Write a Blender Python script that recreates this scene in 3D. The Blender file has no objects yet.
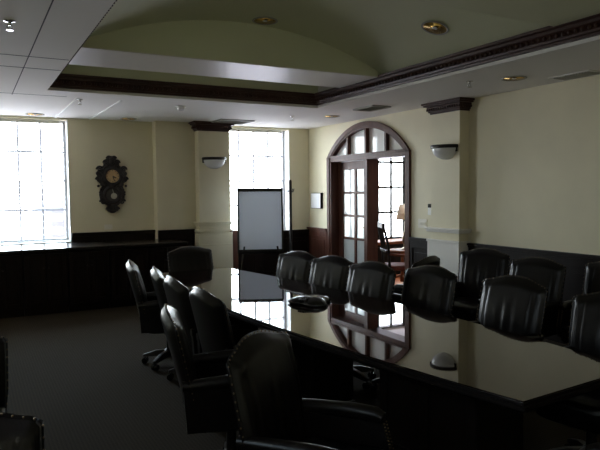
import bpy, bmesh, math, random
from mathutils import Vector, Matrix
random.seed(7)
C = bpy.context.scene.collection
PI = math.pi

# ------------------------------------------------------------------ materials
def srgb(r, g, b):
    f = lambda c: ((c/255.0+0.055)/1.055)**2.4 if c > 10 else c/255.0/12.92
    return (f(r), f(g), f(b), 1)

def mat(name, col, rough=.5, metal=0, ior=1.5, noise=None, bump=None, coat=0, spec=.5):
    m = bpy.data.materials.new(name); m.use_nodes = True
    nt = m.node_tree; p = nt.nodes['Principled BSDF']
    col = tuple(col)[:3] + (1,)
    p.inputs['Base Color'].default_value = col
    p.inputs['Roughness'].default_value = rough
    p.inputs['Metallic'].default_value = metal
    p.inputs['IOR'].default_value = ior
    p.inputs['Coat Weight'].default_value = coat
    p.inputs['Coat Roughness'].default_value = .08
    p.inputs['Specular IOR Level'].default_value = spec
    tc = None
    if noise:                                   # (scale, amount, stretch)
        tc = nt.nodes.new('ShaderNodeTexCoord'); mp = nt.nodes.new('ShaderNodeMapping')
        mp.inputs['Scale'].default_value = noise[2]
        n = nt.nodes.new('ShaderNodeTexNoise'); n.inputs['Scale'].default_value = noise[0]; n.inputs['Detail'].default_value = 5
        r = nt.nodes.new('ShaderNodeValToRGB')
        a = noise[1]
        r.color_ramp.elements[0].position = .3; r.color_ramp.elements[1].position = .7
        r.color_ramp.elements[0].color = tuple(c*(1-a) for c in col[:3]) + (1,)
        r.color_ramp.elements[1].color = tuple(min(1, c*(1+a)) for c in col[:3]) + (1,)
        nt.links.new(tc.outputs['Object'], mp.inputs[0]); nt.links.new(mp.outputs[0], n.inputs['Vector'])
        nt.links.new(n.outputs[0], r.inputs[0]); nt.links.new(r.outputs[0], p.inputs['Base Color'])
    if bump:                                    # (scale, strength)
        tc = nt.nodes.new('ShaderNodeTexCoord')
        n = nt.nodes.new('ShaderNodeTexNoise'); n.inputs['Scale'].default_value = bump[0]; n.inputs['Detail'].default_value = 3
        b = nt.nodes.new('ShaderNodeBump'); b.inputs['Strength'].default_value = bump[1]; b.inputs['Distance'].default_value = .01
        nt.links.new(tc.outputs['Object'], n.inputs['Vector']); nt.links.new(n.outputs[0], b.inputs['Height'])
        nt.links.new(b.outputs[0], p.inputs['Normal'])
    return m

M = {}
M['wall'] = mat('wall_paint', (.70, .64, .455), .6, noise=(3, .03, (1, 1, 1)), bump=(60, .03))
M['pale'] = mat('pale_paint', (.70, .67, .62), .45, bump=(40, .02))
M['ceil'] = mat('ceiling_paint', (.80, .775, .735), .75, bump=(30, .03), spec=.25)
M['vault'] = mat('vault_paint', (.68, .69, .47), .6, bump=(30, .03))
M['white'] = mat('white_paint', (.80, .80, .78), .4)
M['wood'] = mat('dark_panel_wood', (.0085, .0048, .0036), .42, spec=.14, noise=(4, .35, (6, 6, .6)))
M['crown'] = mat('crown_mahogany', (.052, .024, .018), .40, spec=.3, noise=(6, .3, (1, 1, 1)))
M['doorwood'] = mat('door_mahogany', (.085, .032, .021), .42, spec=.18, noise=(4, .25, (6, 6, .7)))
M['table'] = mat('table_lacquer', (.012, .006, .0045), .02, ior=2.3, noise=(2.5, .3, (7, 1, 1)))
M['tablewood'] = mat('table_wood', (.005, .003, .0025), .45, spec=.25)
M['leather'] = mat('black_leather', (.0035, .0026, .0026), .30, bump=(160, .05), coat=.0, spec=.33)
M['brass'] = mat('antique_brass', (.22, .16, .10), .35, metal=1)
M['chairwood'] = mat('chair_base_wood', (.008, .005, .004), .3)
M['blackplastic'] = mat('black_plastic', (.006, .006, .0065), .22)
M['metal'] = mat('dark_metal', (.02, .018, .016), .35, metal=.6)
M['chrome'] = mat('chrome', (.7, .7, .7), .15, metal=1)
M['gold'] = mat('gold_reflector', (.80, .52, .16), .22, metal=1)
M['plate'] = mat('ivory_plate', (.74, .70, .60), .4)
M['paper'] = mat('white_paper', (.82, .82, .82), .6)
M['clockwood'] = mat('carved_walnut', (.020, .015, .014), .45, noise=(25, .4, (1, 1, 1)))
M['dial'] = mat('aged_dial', (.50, .34, .17), .5, noise=(14, .15, (1, 1, 1)))
M['ventm'] = mat('vent_metal', (.36, .36, .33), .5)
M['seatred'] = mat('red_brown_leather', (.10, .026, .018), .8, spec=.15)
M['tan'] = mat('honey_wood', (.17, .055, .02), .7, spec=.2, noise=(5, .2, (6, 1, 1)))
M['floorwood'] = mat('orange_floor_wood', (.42, .13, .035), .55, spec=.3, noise=(4, .25, (1, 8, 1)))
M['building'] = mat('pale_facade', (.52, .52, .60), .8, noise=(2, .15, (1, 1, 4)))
M['roomwall'] = mat('adjoining_room_paint', (.74, .73, .68), .6)

def carpet():
    m = mat('brown_carpet', (.055, .042, .031), .95)
    nt = m.node_tree; p = nt.nodes['Principled BSDF']; p.inputs['Specular IOR Level'].default_value = .1
    tc = nt.nodes.new('ShaderNodeTexCoord'); mp = nt.nodes.new('ShaderNodeMapping')
    mp.inputs['Rotation'].default_value = (0, 0, PI/4)
    ck = nt.nodes.new('ShaderNodeTexChecker'); ck.inputs['Scale'].default_value = 60
    ck.inputs['Color1'].default_value = (.046, .035, .023, 1); ck.inputs['Color2'].default_value = (.031, .024, .016, 1)
    n = nt.nodes.new('ShaderNodeTexNoise'); n.inputs['Scale'].default_value = 260
    b = nt.nodes.new('ShaderNodeBump'); b.inputs['Strength'].default_value = .4; b.inputs['Distance'].default_value = .01
    nt.links.new(tc.outputs['Object'], mp.inputs[0]); nt.links.new(mp.outputs[0], ck.inputs['Vector'])
    nt.links.new(ck.outputs[0], p.inputs['Base Color']); nt.links.new(tc.outputs['Object'], n.inputs['Vector'])
    nt.links.new(n.outputs[0], b.inputs['Height']); nt.links.new(b.outputs[0], p.inputs['Normal'])
    return m
M['carpet'] = carpet()

def glassmix(name, parts):
    """parts: list of (kind, weight, colour)"""
    m = bpy.data.materials.new(name); m.use_nodes = True
    nt = m.node_tree; nt.nodes.clear()
    out = nt.nodes.new('ShaderNodeOutputMaterial'); prev = None; acc = 0
    for kind, w, col in parts:
        s = nt.nodes.new({'t': 'ShaderNodeBsdfTransparent', 'l': 'ShaderNodeBsdfTranslucent',
                          'g': 'ShaderNodeBsdfGlossy', 'd': 'ShaderNodeBsdfDiffuse'}[kind])
        s.inputs['Color'].default_value = tuple(col) + (1,)
        if kind == 'g': s.inputs['Roughness'].default_value = .03
        if prev is None: prev = s; acc = w
        else:
            mx = nt.nodes.new('ShaderNodeMixShader'); mx.inputs[0].default_value = w/(acc+w)
            nt.links.new(prev.outputs[0], mx.inputs[1]); nt.links.new(s.outputs[0], mx.inputs[2])
            prev = mx; acc += w
    nt.links.new(prev.outputs[0], out.inputs[0])
    return m
M['glass'] = glassmix('clear_glass', [('t', .94, (.97, .99, .98)), ('g', .06, (1, 1, 1))])
M['seeded'] = glassmix('seeded_glass', [('t', .30, (.8, .84, .82)), ('l', .44, (.8, .82, .82)), ('d', .20, (.7, .7, .7)), ('g', .06, (1, 1, 1))])
M['frosted'] = glassmix('frosted_glass', [('l', .50, (.80, .82, .80)), ('d', .40, (.75, .76, .74)), ('t', .05, (1, 1, 1)), ('g', .05, (1, 1, 1))])
M['slat'] = glassmix('white_blind_slat', [('d', .6, (.88, .88, .88)), ('l', .4, (.9, .9, .9))])
M['shade'] = glassmix('linen_shade', [('d', .35, (.9, .82, .74)), ('l', .65, (.95, .86, .76))])
M['board'] = glassmix('flip_chart_paper', [('d', .72, (.80, .81, .84)), ('l', .28, (.62, .64, .68))])
M['dimglass'] = glassmix('dimmed_frosted_glass', [('l', .30, (.8, .82, .80)), ('d', .62, (.40, .41, .40)), ('g', .08, (1, 1, 1))])  # greyer mix puts the weaker light behind the lowest panes into their colour
M['bowl'] = mat('milk_glass', (.78, .78, .78), .18)

# ------------------------------------------------------------------ mesh helpers
def NB(): return bmesh.new()

def obj(name, bm, m, parent=None, smooth=False, loc=None, rot=None, bevel=0, sub=0, autos=None):
    bmesh.ops.recalc_face_normals(bm, faces=bm.faces[:])
    me = bpy.data.meshes.new(name); bm.to_mesh(me); bm.free()
    for mm in (m if isinstance(m, (list, tuple)) else [m]): me.materials.append(mm)
    if smooth:
        for p in me.polygons: p.use_smooth = True
        if autos:
            me.set_sharp_from_angle(angle=math.radians(autos))
    o = bpy.data.objects.new(name, me); C.objects.link(o)
    if parent: o.parent = parent
    if loc: o.location = loc
    if rot: o.rotation_euler = rot
    if bevel:
        b = o.modifiers.new('bevel', 'BEVEL'); b.width = bevel; b.segments = 2; b.limit_method = 'ANGLE'
    if sub:
        s = o.modifiers.new('sub', 'SUBSURF'); s.levels = sub; s.render_levels = sub
    return o

def tag(o, label, cat, group=None, kind=None):
    o['label'] = label; o['category'] = cat
    if group: o['group'] = group
    if kind: o['kind'] = kind
    return o

def thing(name, label, cat, loc=(0, 0, 0), rotz=0, group=None):
    o = bpy.data.objects.new(name, None); C.objects.link(o)
    o.empty_display_size = .1
    o.location = loc; o.rotation_euler = (0, 0, rotz)
    return tag(o, label, cat, group)

def struct(name, bm, m, label, cat, **k):
    o = obj(name, bm, m, **k); return tag(o, label, cat, kind='structure')

def dup(root, loc, rotz, label=None, group=None):
    r = root.copy(); C.objects.link(r); r.location = loc; r.rotation_euler = (0, 0, rotz)
    if label: r['label'] = label
    if group: r['group'] = group
    for ch in list(root.children):
        c = ch.copy(); C.objects.link(c); c.parent = r
        for g in list(ch.children):
            d = g.copy(); C.objects.link(d); d.parent = c
    return r

def box(bm, x0, x1, y0, y1, z0, z1, mi=0):
    v = [bm.verts.new((x, y, z)) for z in (z0, z1) for y in (y0, y1) for x in (x0, x1)]
    for f in ((0, 2, 3, 1), (4, 5, 7, 6), (0, 1, 5, 4), (2, 6, 7, 3), (0, 4, 6, 2), (1, 3, 7, 5)):
        fc = bm.faces.new([v[i] for i in f]); fc.material_index = mi
    return bm

def prism(bm, pts, fn0, fn1, mi=0):
    """closed polygon pts mapped by two functions to its two end caps"""
    a = [bm.verts.new(fn0(p)) for p in pts]; b = [bm.verts.new(fn1(p)) for p in pts]
    n = len(pts)
    for i in range(n):
        f = bm.faces.new((a[i], a[(i+1) % n], b[(i+1) % n], b[i])); f.material_index = mi
    f = bm.faces.new(a[::-1]); f.material_index = mi
    f = bm.faces.new(b); f.material_index = mi
    return bm

def lathe(bm, prof, n=24, cx=0, cy=0, a0=0, a1=2*PI, mat4=None, mi=0):
    full = abs(a1-a0-2*PI) < 1e-6
    k = n if full else n+1
    rings = []
    for r, z in prof:
        ring = []
        for i in range(k):
            a = a0+(a1-a0)*i/n
            p = Vector((cx+r*math.cos(a), cy+r*math.sin(a), z))
            if mat4 is not None: p = mat4 @ p
            ring.append(bm.verts.new(p))
        rings.append(ring)
    for A, B in zip(rings, rings[1:]):
        for i in range(n):
            j = (i+1) % k
            try:
                f = bm.faces.new((A[i], A[j], B[j], B[i])); f.material_index = mi
            except ValueError: pass
    for ring, rv in ((rings[0], True), (rings[-1], False)):
        if full:
            try:
                f = bm.faces.new(ring[::-1] if rv else ring); f.material_index = mi
            except ValueError: pass
    return bm

def tube(bm, p0, p1, r0, r1=None, n=10):
    r1 = r0 if r1 is None else r1
    p0 = Vector(p0); p1 = Vector(p1); d = p1-p0
    q = d.to_track_quat('Z', 'Y').to_matrix().to_4x4(); q.translation = p0
    return lathe(bm, [(r0, 0), (r1, d.length)], n, mat4=q)

def path(bm, pts, r, n=8):
    pts = [Vector(p) for p in pts]; rings = []
    rr = r if isinstance(r, (list, tuple)) else [r]*len(pts)
    for i, p in enumerate(pts):
        d = (pts[min(i+1, len(pts)-1)]-pts[max(i-1, 0)]).normalized()
        q = d.to_track_quat('Z', 'Y').to_matrix()
        rings.append([bm.verts.new(p+q @ Vector((rr[i]*math.cos(2*PI*k/n), rr[i]*math.sin(2*PI*k/n), 0))) for k in range(n)])
    for A, B in zip(rings, rings[1:]):
        for k in range(n): bm.faces.new((A[k], A[(k+1) % n], B[(k+1) % n], B[k]))
    bm.faces.new(rings[0][::-1]); bm.faces.new(rings[-1])
    return bm

def ball(bm, c, r, sx=1, sy=1, sz=1, n=8, m=6):
    c = Vector(c); rings = []
    top = bm.verts.new(c+Vector((0, 0, r*sz))); bot = bm.verts.new(c-Vector((0, 0, r*sz)))
    for i in range(1, m):
        t = PI*i/m
        rings.append([bm.verts.new(c+Vector((r*sx*math.sin(t)*math.cos(2*PI*k/n), r*sy*math.sin(t)*math.sin(2*PI*k/n), r*sz*math.cos(t)))) for k in range(n)])
    for k in range(n):
        bm.faces.new((top, rings[0][k], rings[0][(k+1) % n])); bm.faces.new((bot, rings[-1][(k+1) % n], rings[-1][k]))
    for A, B in zip(rings, rings[1:]):
        for k in range(n): bm.faces.new((A[k], B[k], B[(k+1) % n], A[(k+1) % n]))
    return bm

# ------------------------------------------------------------------ room dimensions (metres)
XL, XR, YN, YF, ZC = -.5, 5.31, -1.5, 9.3, 2.67
ZT = 3.72
TX0, TX1, TYF, TYN, Z1 = .76, 4.05, 6.85, -.6, 2.82     # ceiling tray
RAIL = .94

# floor
b = NB(); box(b, XL-.3, XR, YN-.2, YF+.3, -.1, 0)
struct('floor', b, M['carpet'], 'dark brown woven carpet floor of the conference room', 'floor')
b = NB(); box(b, XR, 9.2, 4.0, 9.75, -.1, 0)
struct('floor_adjoining', b, M['floorwood'], 'orange wood floor of the room beyond the arched doorway', 'floor')

# far wall
W1X0, W1X1, W2X0, W2X1, SILL, WTOP = -.32, 1.29, 3.72, 4.92, .87, 2.64
b = NB()
for x0, x1, z0, z1 in ((XL-.3, W1X0, 0, ZT), (W1X0, W1X1, 0, SILL), (W1X0, W1X1, WTOP, ZT), (W1X1, W2X0, 0, ZT),
                       (W2X0, W2X1, 0, SILL), (W2X0, W2X1, WTOP, ZT), (W2X1, XR+.2, 0, ZT)):
    box(b, x0, x1, YF, YF+.3, z0, z1)
box(b, 2.52, 3.14, 9.12, YF, 0, ZC)                    # projecting wall panel left of the pilaster
struct('wall_far', b, M['wall'], 'olive cream far wall holding the clock and two tall windows', 'wall')
b = NB(); box(b, 3.14, 3.64, 8.95, YF, 0, ZC)
box(b, 3.64, W2X0, 9.1, YF, 0, ZC)
struct('wall_far_pilaster', b, M['wall'], 'cream pilaster on the far wall left of the easel', 'pilaster')
# white reveals
b = NB()
for x0, x1 in ((W1X0, W1X1), (W2X0, W2X1)):
    box(b, x1-.012, x1, YF-.003, YF+.18, SILL, WTOP); box(b, x0, x0+.012, YF+.0, YF+.18, SILL, WTOP)
struct('trim_1', b, M['white'], 'white plaster reveals at the sides of the far windows', 'window reveal')
# other walls
WL = [(-.9, -.2), (.5, 1.2), (1.9, 2.6)]
b = NB()
ys = [YN-.2]
for y0, y1 in WL: ys += [y0, y1]
ys.append(YF+.3)
for i in range(0, len(ys), 2): box(b, XL-.3, XL, ys[i], ys[i+1], 0, ZT)
for y0, y1 in WL: box(b, XL-.3, XL, y0, y1, 0, 1.25); box(b, XL-.3, XL, y0, y1, 2.4, ZT)
struct('wall_left', b, M['wall'], 'cream left wall with a row of three windows', 'wall')
b = NB(); box(b, XL-.3, XR+.2, YN-.2, YN, 0, ZT)
struct('wall_near', b, M['wall'], 'cream wall at the near end of the conference room', 'wall')

# right wall with arched opening
AY0, AY1, ASP, ATOP = 6.56, 8.57, 2.10, 2.555
AC = (AY0+AY1)/2; half = (AY1-AY0)/2; rise = ATOP-ASP
def arc_pts(hw, sp, top, n=28):
    r_ = top-sp; R = (hw*hw+r_*r_)/(2*r_); zc = top-R; a = math.asin(hw/R)
    return [(AC+R*math.sin(-a+2*a*i/n), zc+R*math.cos(-a+2*a*i/n)) for i in range(n+1)]
arc = arc_pts(half, ASP, ATOP)
b = NB()
box(b, XR, XR+.2, YN-.2, AY0, 0, ZT); box(b, XR, XR+.2, AY1, YF+.3, 0, ZT)
for (ya, za), (yb, zb) in zip(arc, arc[1:]):
    q = [(ya, za), (yb, zb), (yb, ZT), (ya, ZT)]
    prism(b, q, lambda p: (XR, p[0], p[1]), lambda p: (XR+.2, p[0], p[1]))
struct('wall_right', b, M['wall'], 'long grey cream right wall pierced by the arched doorway', 'wall')
b = NB(); box(b, XR-.15, XR, 5.40, 5.90, 0, ZC)
struct('wall_right_shaft', b, M['wall'], 'cream pilaster shaft on the right wall below its capital', 'pilaster')
b = NB(); box(b, XR-.185, XR, 5.365, 5.935, 0, .93)
for z0, z1, e in ((1.085, 1.11, .065), (1.055, 1.085, .045), (.93, .96, .045)):
    box(b, XR-.15-e, XR, 5.40-e, 5.90+e, z0, z1)
struct('trim_21', b, M['pale'], 'grey moulded base of the right wall pilaster', 'moulding', bevel=.006)
b = NB()
box(b, 3.105, 3.675, 8.915, 9.1, 0, .93)
for z0, z1, e in ((1.085, 1.11, .065), (1.055, 1.085, .045), (.955, .99, .05), (.74, .76, .045)):
    box(b, 3.14-e, 3.64+e*.5, 8.95-e, 9.1, z0, z1)
struct('trim_2', b, M['wall'], 'cream moulded base around the far pilaster', 'moulding', bevel=.006)

# capitals: stepped crown with a carved bead row
def capital(name, x0, x1, y0, y1, faces, label):
    b = NB()
    for e, z0, z1 in ((.015, 2.53, 2.55), (.03, 2.55, 2.565), (.045, 2.60, 2.62), (.075, 2.625, 2.645), (.095, 2.645, 2.669)):
        box(b, x0-e, x1+e*faces[1], y0-e, y1+e*faces[3], z0, z1)
    box(b, x0-.035, x1+.035*faces[1], y0-.035, y1+.035*faces[3], 2.565, 2.63)
    o = struct(name, b, M['crown'], label, 'capital', bevel=.004)
    b = NB()
    n = int((x1-x0+.07)/.04)
    for i in range(n+1): ball(b, (x0-.035+i*(x1-x0+.07)/n, y0-.045, 2.585), .017, .7, .6, 1, 6, 5)
    n = int((y1-y0+.07)/.04)
    for i in range(n+1): ball(b, (x0-.045, y0-.035+i*(y1-y0+.07)/n, 2.585), .017, .6, .7, 1, 6, 5)
    obj('egg_moulding', b, M['crown'], o, smooth=True)
capital('trim_3', XR-.15, XR, 5.40, 5.90, (1, 0, 1, 1), 'carved mahogany capital on the right wall pilaster')
capital('trim_4', 3.14, 3.64, 8.95, YF, (1, 1, 1, 0), 'carved mahogany capital on the far wall pilaster')

# ceiling: flat soffit round a tray, cross beams and two shallow barrel vaults
b = NB()
box(b, XL-.3, TX0, YN-.2, YF+.3, ZC, ZT); box(b, TX1, XR+.2, YN-.2, YF+.3, ZC, ZT)
box(b, TX0, TX1, TYF, YF+.3, ZC, ZT); box(b, TX0, TX1, YN-.2, TYN, ZC, ZT)
beams = [(5.37, 6.13), (2.3, 3.12), (TYN, .0)]
box(b, TX0, TX1, 6.13, TYF, 3.02, ZT)
struct('ceiling', b, M['ceil'], 'flat pale ceiling with a recessed tray above the table', 'ceiling')
VX, VR = (TX0+TX1)/2, None
hw = (TX1-TX0)/2; vr = .38; VR = (hw*hw+vr*vr)/(2*vr); VZ = Z1+vr-VR
def vault_z(x): return VZ+math.sqrt(VR*VR-(x-VX)**2)
b = NB()
for y0, y1 in ((3.12, 5.37), (0, 2.3)):
    n = 32
    for i in range(n):
        xa = TX0+(TX1-TX0)*i/n; xb = TX0+(TX1-TX0)*(i+1)/n
        q = [(xa, vault_z(xa)), (xb, vault_z(xb)), (xb, ZT), (xa, ZT)]
        prism(b, q, lambda p: (p[0], y0, p[1]), lambda p: (p[0], y1, p[1]))
    for ye, s in ((y0, 1), (y1, -1)):                  # lunettes on the beam faces
        pts = [(TX0+(TX1-TX0)*i/n, vault_z(TX0+(TX1-TX0)*i/n)) for i in range(n+1)]
        prism(b, [(TX0, Z1)]+pts+[(TX1, Z1)], lambda p: (p[0], ye, p[1]), lambda p: (p[0], ye+s*.006, p[1]))
bmesh.ops.remove_doubles(b, verts=b.verts[:], dist=1e-5)
struct('ceiling_vault', b, M['vault'], 'olive shallow barrel vaults between the ceiling beams', 'vaulted ceiling')
b = NB()
for y0, y1 in beams: box(b, TX0, TX1, y0, y1, Z1, ZT)
struct('ceiling_crossbeam', b, M['vault'], 'olive cross beams between the ceiling vaults', 'ceiling beam')
b = NB(); box(b, TX0, TX1, TYF-.012, TYF, 2.82, 3.02)
struct('ceiling_band', b, M['vault'], 'olive band above the far crown moulding of the tray', 'ceiling band')
b = NB(); box(b, TX0+.005, TX1-.005, 5.372, 6.128, Z1-.006, Z1)
struct('ceiling_beam', b, mat('beam_paint', (.60, .57, .51), .43, ior=1.8), 'pale satin underside of the far ceiling beam', 'ceiling beam')

# crown moulding inside the tray
prof = [(0, 0), (.03, 0), (.034, .018), (.05, .022), (.055, .04), (.085, .075), (.095, .08), (.098, .105), (.115, .112), (.118, .135), (0, .135)]
def crown(name, z, ax, c, s, lo, hi, label, sc=1.0, beads=True):
    """runs along axis ax ('x' or 'y') on the plane at c, projecting by s"""
    b = NB()
    if ax == 'y': prism(b, prof, lambda p: (c+s*p[0]*sc, lo, z+p[1]*sc), lambda p: (c+s*p[0]*sc, hi, z+p[1]*sc))
    else: prism(b, prof, lambda p: (lo, c+s*p[0]*sc, z+p[1]*sc), lambda p: (hi, c+s*p[0]*sc, z+p[1]*sc))
    o = struct(name, b, M['crown'], label, 'crown moulding')
    if beads:
        b = NB(); n = int((hi-lo)/.055)
        for i in range(n):
            t = lo+(i+.5)*(hi-lo)/n; d = c+s*.078*sc; zz = z+.055*sc
            ball(b, (d, t, zz) if ax == 'y' else (t, d, zz), .018*sc, 1 if ax == 'y' else .8, .8 if ax == 'y' else 1, 1.1, 6, 5)
        obj('bead_moulding', b, M['crown'], o, smooth=True)
    return o
crown('trim_5', 2.70, 'y', TX1, -1, TYN, TYF, 'long carved mahogany crown moulding on the right side of the ceiling tray')
crown('trim_6', 2.70, 'x', TYF, -1, TX0, TX1, 'dark carved crown moulding on the far side of the ceiling tray')
crown('trim_7', 2.70, 'y', TX0, 1, TYN, TYF, 'carved crown moulding on the left side of the ceiling tray', sc=.5)
crown('trim_8', 2.825, 'y', TX1, -1, 3.12, 5.37, 'upper mahogany moulding at the spring of the ceiling vault', sc=.9)
crown('trim_9', 2.825, 'y', TX1, -1, 0.0, 2.3, 'upper mahogany moulding at the spring of the near vault', sc=.9)
crown('trim_10', 2.70, 'x', TYN, 1, TX0, TX1, 'carved crown moulding on the near side of the ceiling tray', beads=False)

# ceiling joints
b = NB(); box(b, .446, .453, -1.4, 7.3, ZC-.004, ZC+.01)
for y in (5.22, 5.70, 7.22): box(b, XL, TX0-.01 if y < 7 else 1.0, y, y+.012, ZC-.002, ZC+.01)  # panel joints drawn as thin dark strips
struct('trim_11', b, mat('joint_dark', (.05, .05, .055), .8), 'dark panel joint lines in the ceiling left of the tray', 'ceiling joint')
b = NB()
for x in (1.12, 1.60): box(b, x-.008, x+.008, 7.25, 9.28, ZC-.012, ZC+.01)  # raised white strips imitate the bright streaks of seams catching window light
struct('trim_12', b, M['white'], 'two thin white strips standing for light-catching ceiling seams near the clock', 'ceiling seam')

# ------------------------------------------------------------------ wainscot
def wainscot(name, p0, p1, nrm, label, zt=RAIL, panels=None, m='wood'):
    """dado panelling from p0 to p1, facing nrm"""
    p0 = Vector(p0+(0,)); p1 = Vector(p1+(0,)); L = (p1-p0).length; u = (p1-p0)/L; n = Vector(nrm+(0,))
    b = NB()
    def bx(a0, a1, d0, d1, z0, z1):
        q = [(a0, z0), (a1, z0), (a1, z1), (a0, z1)]
        prism(b, q, lambda p: p0+u*p[0]+n*d0+Vector((0, 0, p[1])), lambda p: p0+u*p[0]+n*d1+Vector((0, 0, p[1])))
    bx(0, L, 0, .02, 0, zt-.02)
    bx(0, L, .0, .03, 0, .14); bx(0, L, 0, .035, zt-.14, zt-.03); bx(0, L, 0, .06, zt-.03, zt); bx(0, L, 0, .045, zt-.055, zt-.03)
    k = panels or max(1, round(L/.6)); w = L/k
    for i in range(k):
        for a in (i*w, (i+1)*w-.05): bx(a, a+.05, 0, .032, .14, zt-.14)
        bx(i*w+.09, (i+1)*w-.09, 0, .03, .2, zt-.2)
    return struct(name, b, M[m], label, 'wainscot', bevel=.004)
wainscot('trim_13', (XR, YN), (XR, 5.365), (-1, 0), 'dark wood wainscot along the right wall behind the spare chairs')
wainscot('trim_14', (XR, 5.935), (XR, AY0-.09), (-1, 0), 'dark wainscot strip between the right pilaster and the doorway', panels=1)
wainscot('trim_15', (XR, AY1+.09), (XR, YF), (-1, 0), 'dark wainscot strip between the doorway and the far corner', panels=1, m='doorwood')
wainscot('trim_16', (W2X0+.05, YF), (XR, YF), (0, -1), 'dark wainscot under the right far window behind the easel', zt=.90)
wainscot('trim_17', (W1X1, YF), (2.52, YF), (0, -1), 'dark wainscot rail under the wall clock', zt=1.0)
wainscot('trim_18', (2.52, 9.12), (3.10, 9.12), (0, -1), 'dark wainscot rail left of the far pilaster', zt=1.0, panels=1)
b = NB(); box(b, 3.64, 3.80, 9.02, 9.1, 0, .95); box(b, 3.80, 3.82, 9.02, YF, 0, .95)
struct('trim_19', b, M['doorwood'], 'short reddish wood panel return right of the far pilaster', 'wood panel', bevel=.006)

# ------------------------------------------------------------------ windows
def window(name, label, loc, rotz, w, z0, z1, cols, rows, mw=.030, outer=.05, ftm='white', pane='glass'):
    """frame mesh with muntins, and its panes; local x along the wall, local y outward"""
    b = NB(); h0, h1 = z0, z1
    box(b, 0, outer, -.03, .04, h0, h1); box(b, w-outer, w, -.03, .04, h0, h1)
    box(b, outer, w-outer, -.03, .04, h0, h0+outer); box(b, outer, w-outer, -.03, .04, h1-outer*.6, h1)
    iw, ih = w-2*outer, h1-h0-1.6*outer
    for i in range(1, cols): x = outer+iw*i/cols; box(b, x-mw/2, x+mw/2, -.012, .012, h0+outer, h1-outer*.6)
    for j in range(1, rows): z = h0+outer+ih*j/rows; box(b, outer, w-outer, -.0115, .0115, z-mw/2, z+mw/2)
    o = struct(name, b, M[ftm], label, 'window', loc=loc, rot=(0, 0, rotz))
    b = NB(); box(b, outer*.8, w-outer*.8, -.003, .003, h0+outer*.8, h1-outer*.5)
    g = obj('window_pane', b, M[pane], o); g['kind'] = 'structure'
    # portal light so that daylight is sampled through the opening
    l = bpy.data.lights.new(name+'_daylight', 'AREA'); l.shape = 'RECTANGLE'; l.size = w; l.size_y = z1-z0
    l.cycles.is_portal = True
    lo = bpy.data.objects.new(name+'_daylight', l); C.objects.link(lo)
    mw4 = Matrix.Translation(Vector(loc)) @ Matrix.Rotation(rotz, 4, 'Z')
    # area light emits along its -Z: point it inward (local -y)
    R = Matrix(((1, 0, 0, w/2), (0, 0, 1, .06), (0, 1, 0, (z0+z1)/2), (0, 0, 0, 1)))
    lo.matrix_world = mw4 @ R
    return o
M['muntin'] = mat('muntin_paint', (.42, .42, .44), .5)
window('window_1', 'tall lattice window over the counter at the left end of the far wall', (W1X0, YF+.2, 0), 0, W1X1-W1X0, SILL, WTOP, 5, 4, ftm='muntin')
window('window_2', 'tall lattice window behind the flip chart on the far wall', (W2X0, YF+.2, 0), 0, W2X1-W2X0, SILL, WTOP, 4, 4, ftm='muntin')
for i, (y0, y1) in enumerate(WL):
    window('window_%d' % (i+4), ['nearest window of the left wall', 'middle window of the left wall', 'window of the left wall nearest the counter'][i],
           (XL-.2, y0, 0), PI/2, y1-y0, 1.25, 2.4, 2, 3)
RWX0, RWX1 = 5.93, 7.92
window('window_3', 'lattice window of the room beyond the arched doorway', (RWX0, 9.45, 0), 0, RWX1-RWX0, .61, 2.64, 6, 4, mw=.046, ftm='wood')

# blinds hanging in the far windows
def blind(label, x0, x1):
    t = thing('window_blind', label, 'blind', (x0, YF+.11, 0), 0, 'white slatted blinds in the far windows')
    w = x1-x0
    b = NB(); box(b, 0, w, -.02, .03, WTOP-.05, WTOP); obj('head_rail', b, M['white'], t)
    b = NB(); n = int((WTOP-.05-SILL-.04)/.098)
    for i in range(n):
        z = WTOP-.09-i*.098
        q = [(-.025, z-.004), (.025, z+.003), (.025, z+.005), (-.025, z-.002)]
        prism(b, q, lambda p: (0, p[0], p[1]), lambda p: (w, p[0], p[1]))
    s = obj('slat_stack', b, M['slat'], t)
    b = NB(); box(b, 0, w, -.02, .025, SILL+.005, SILL+.025); obj('bottom_rail', b, M['white'], t)
    b = NB()
    for x in (.25*w, .75*w): tube(b, (x, 0, SILL+.02), (x, 0, WTOP-.05), .0012, n=5)
    obj('ladder_cord', b, M['white'], t)
blind('white slatted blind in the left far window above the counter', W1X0+.02, W1X1-.10)
blind('white slatted blind in the window behind the flip chart', W2X0+.02, W2X1-.10)

# ------------------------------------------------------------------ doorway
# casing + jambs + mullion + transom = door_1 ; the leaf is door_2
b = NB()
co = arc_pts(half+.075, ASP+.02, ATOP+.07); ci = arc_pts(half, ASP, ATOP)
n = len(co)
for i in range(n-1):
    q = [co[i], co[i+1], ci[i+1], ci[i]]
    prism(b, q, lambda p: (XR-.035, p[0], p[1]), lambda p: (XR+.005, p[0], p[1]))
    d = [ci[i], ci[i+1], (ci[i+1][0], ci[i+1][1]-.03), (ci[i][0], ci[i][1]-.03)]
    prism(b, d, lambda p: (XR-.02, p[0], p[1]), lambda p: (XR+.2, p[0], p[1]))
for y0, y1 in ((AY0-.075, AY0), (AY1, AY1+.075)): box(b, XR-.035, XR+.005, y0, y1, 0, ASP+.03)
for y0, y1 in ((AY0, AY0+.035), (AY1-.035, AY1)): box(b, XR-.02, XR+.2, y0, y1, 0, ASP)
box(b, XR-.02, XR+.2, AY0, AY1, 2.055, 2.145)                 # transom bar
box(b, XR-.035, XR-.02, AY0, AY1, 2.12, 2.15)
box(b, XR+.0, XR+.2, AC-.04, AC+.04, 0, 2.06)                   # mullion
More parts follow.
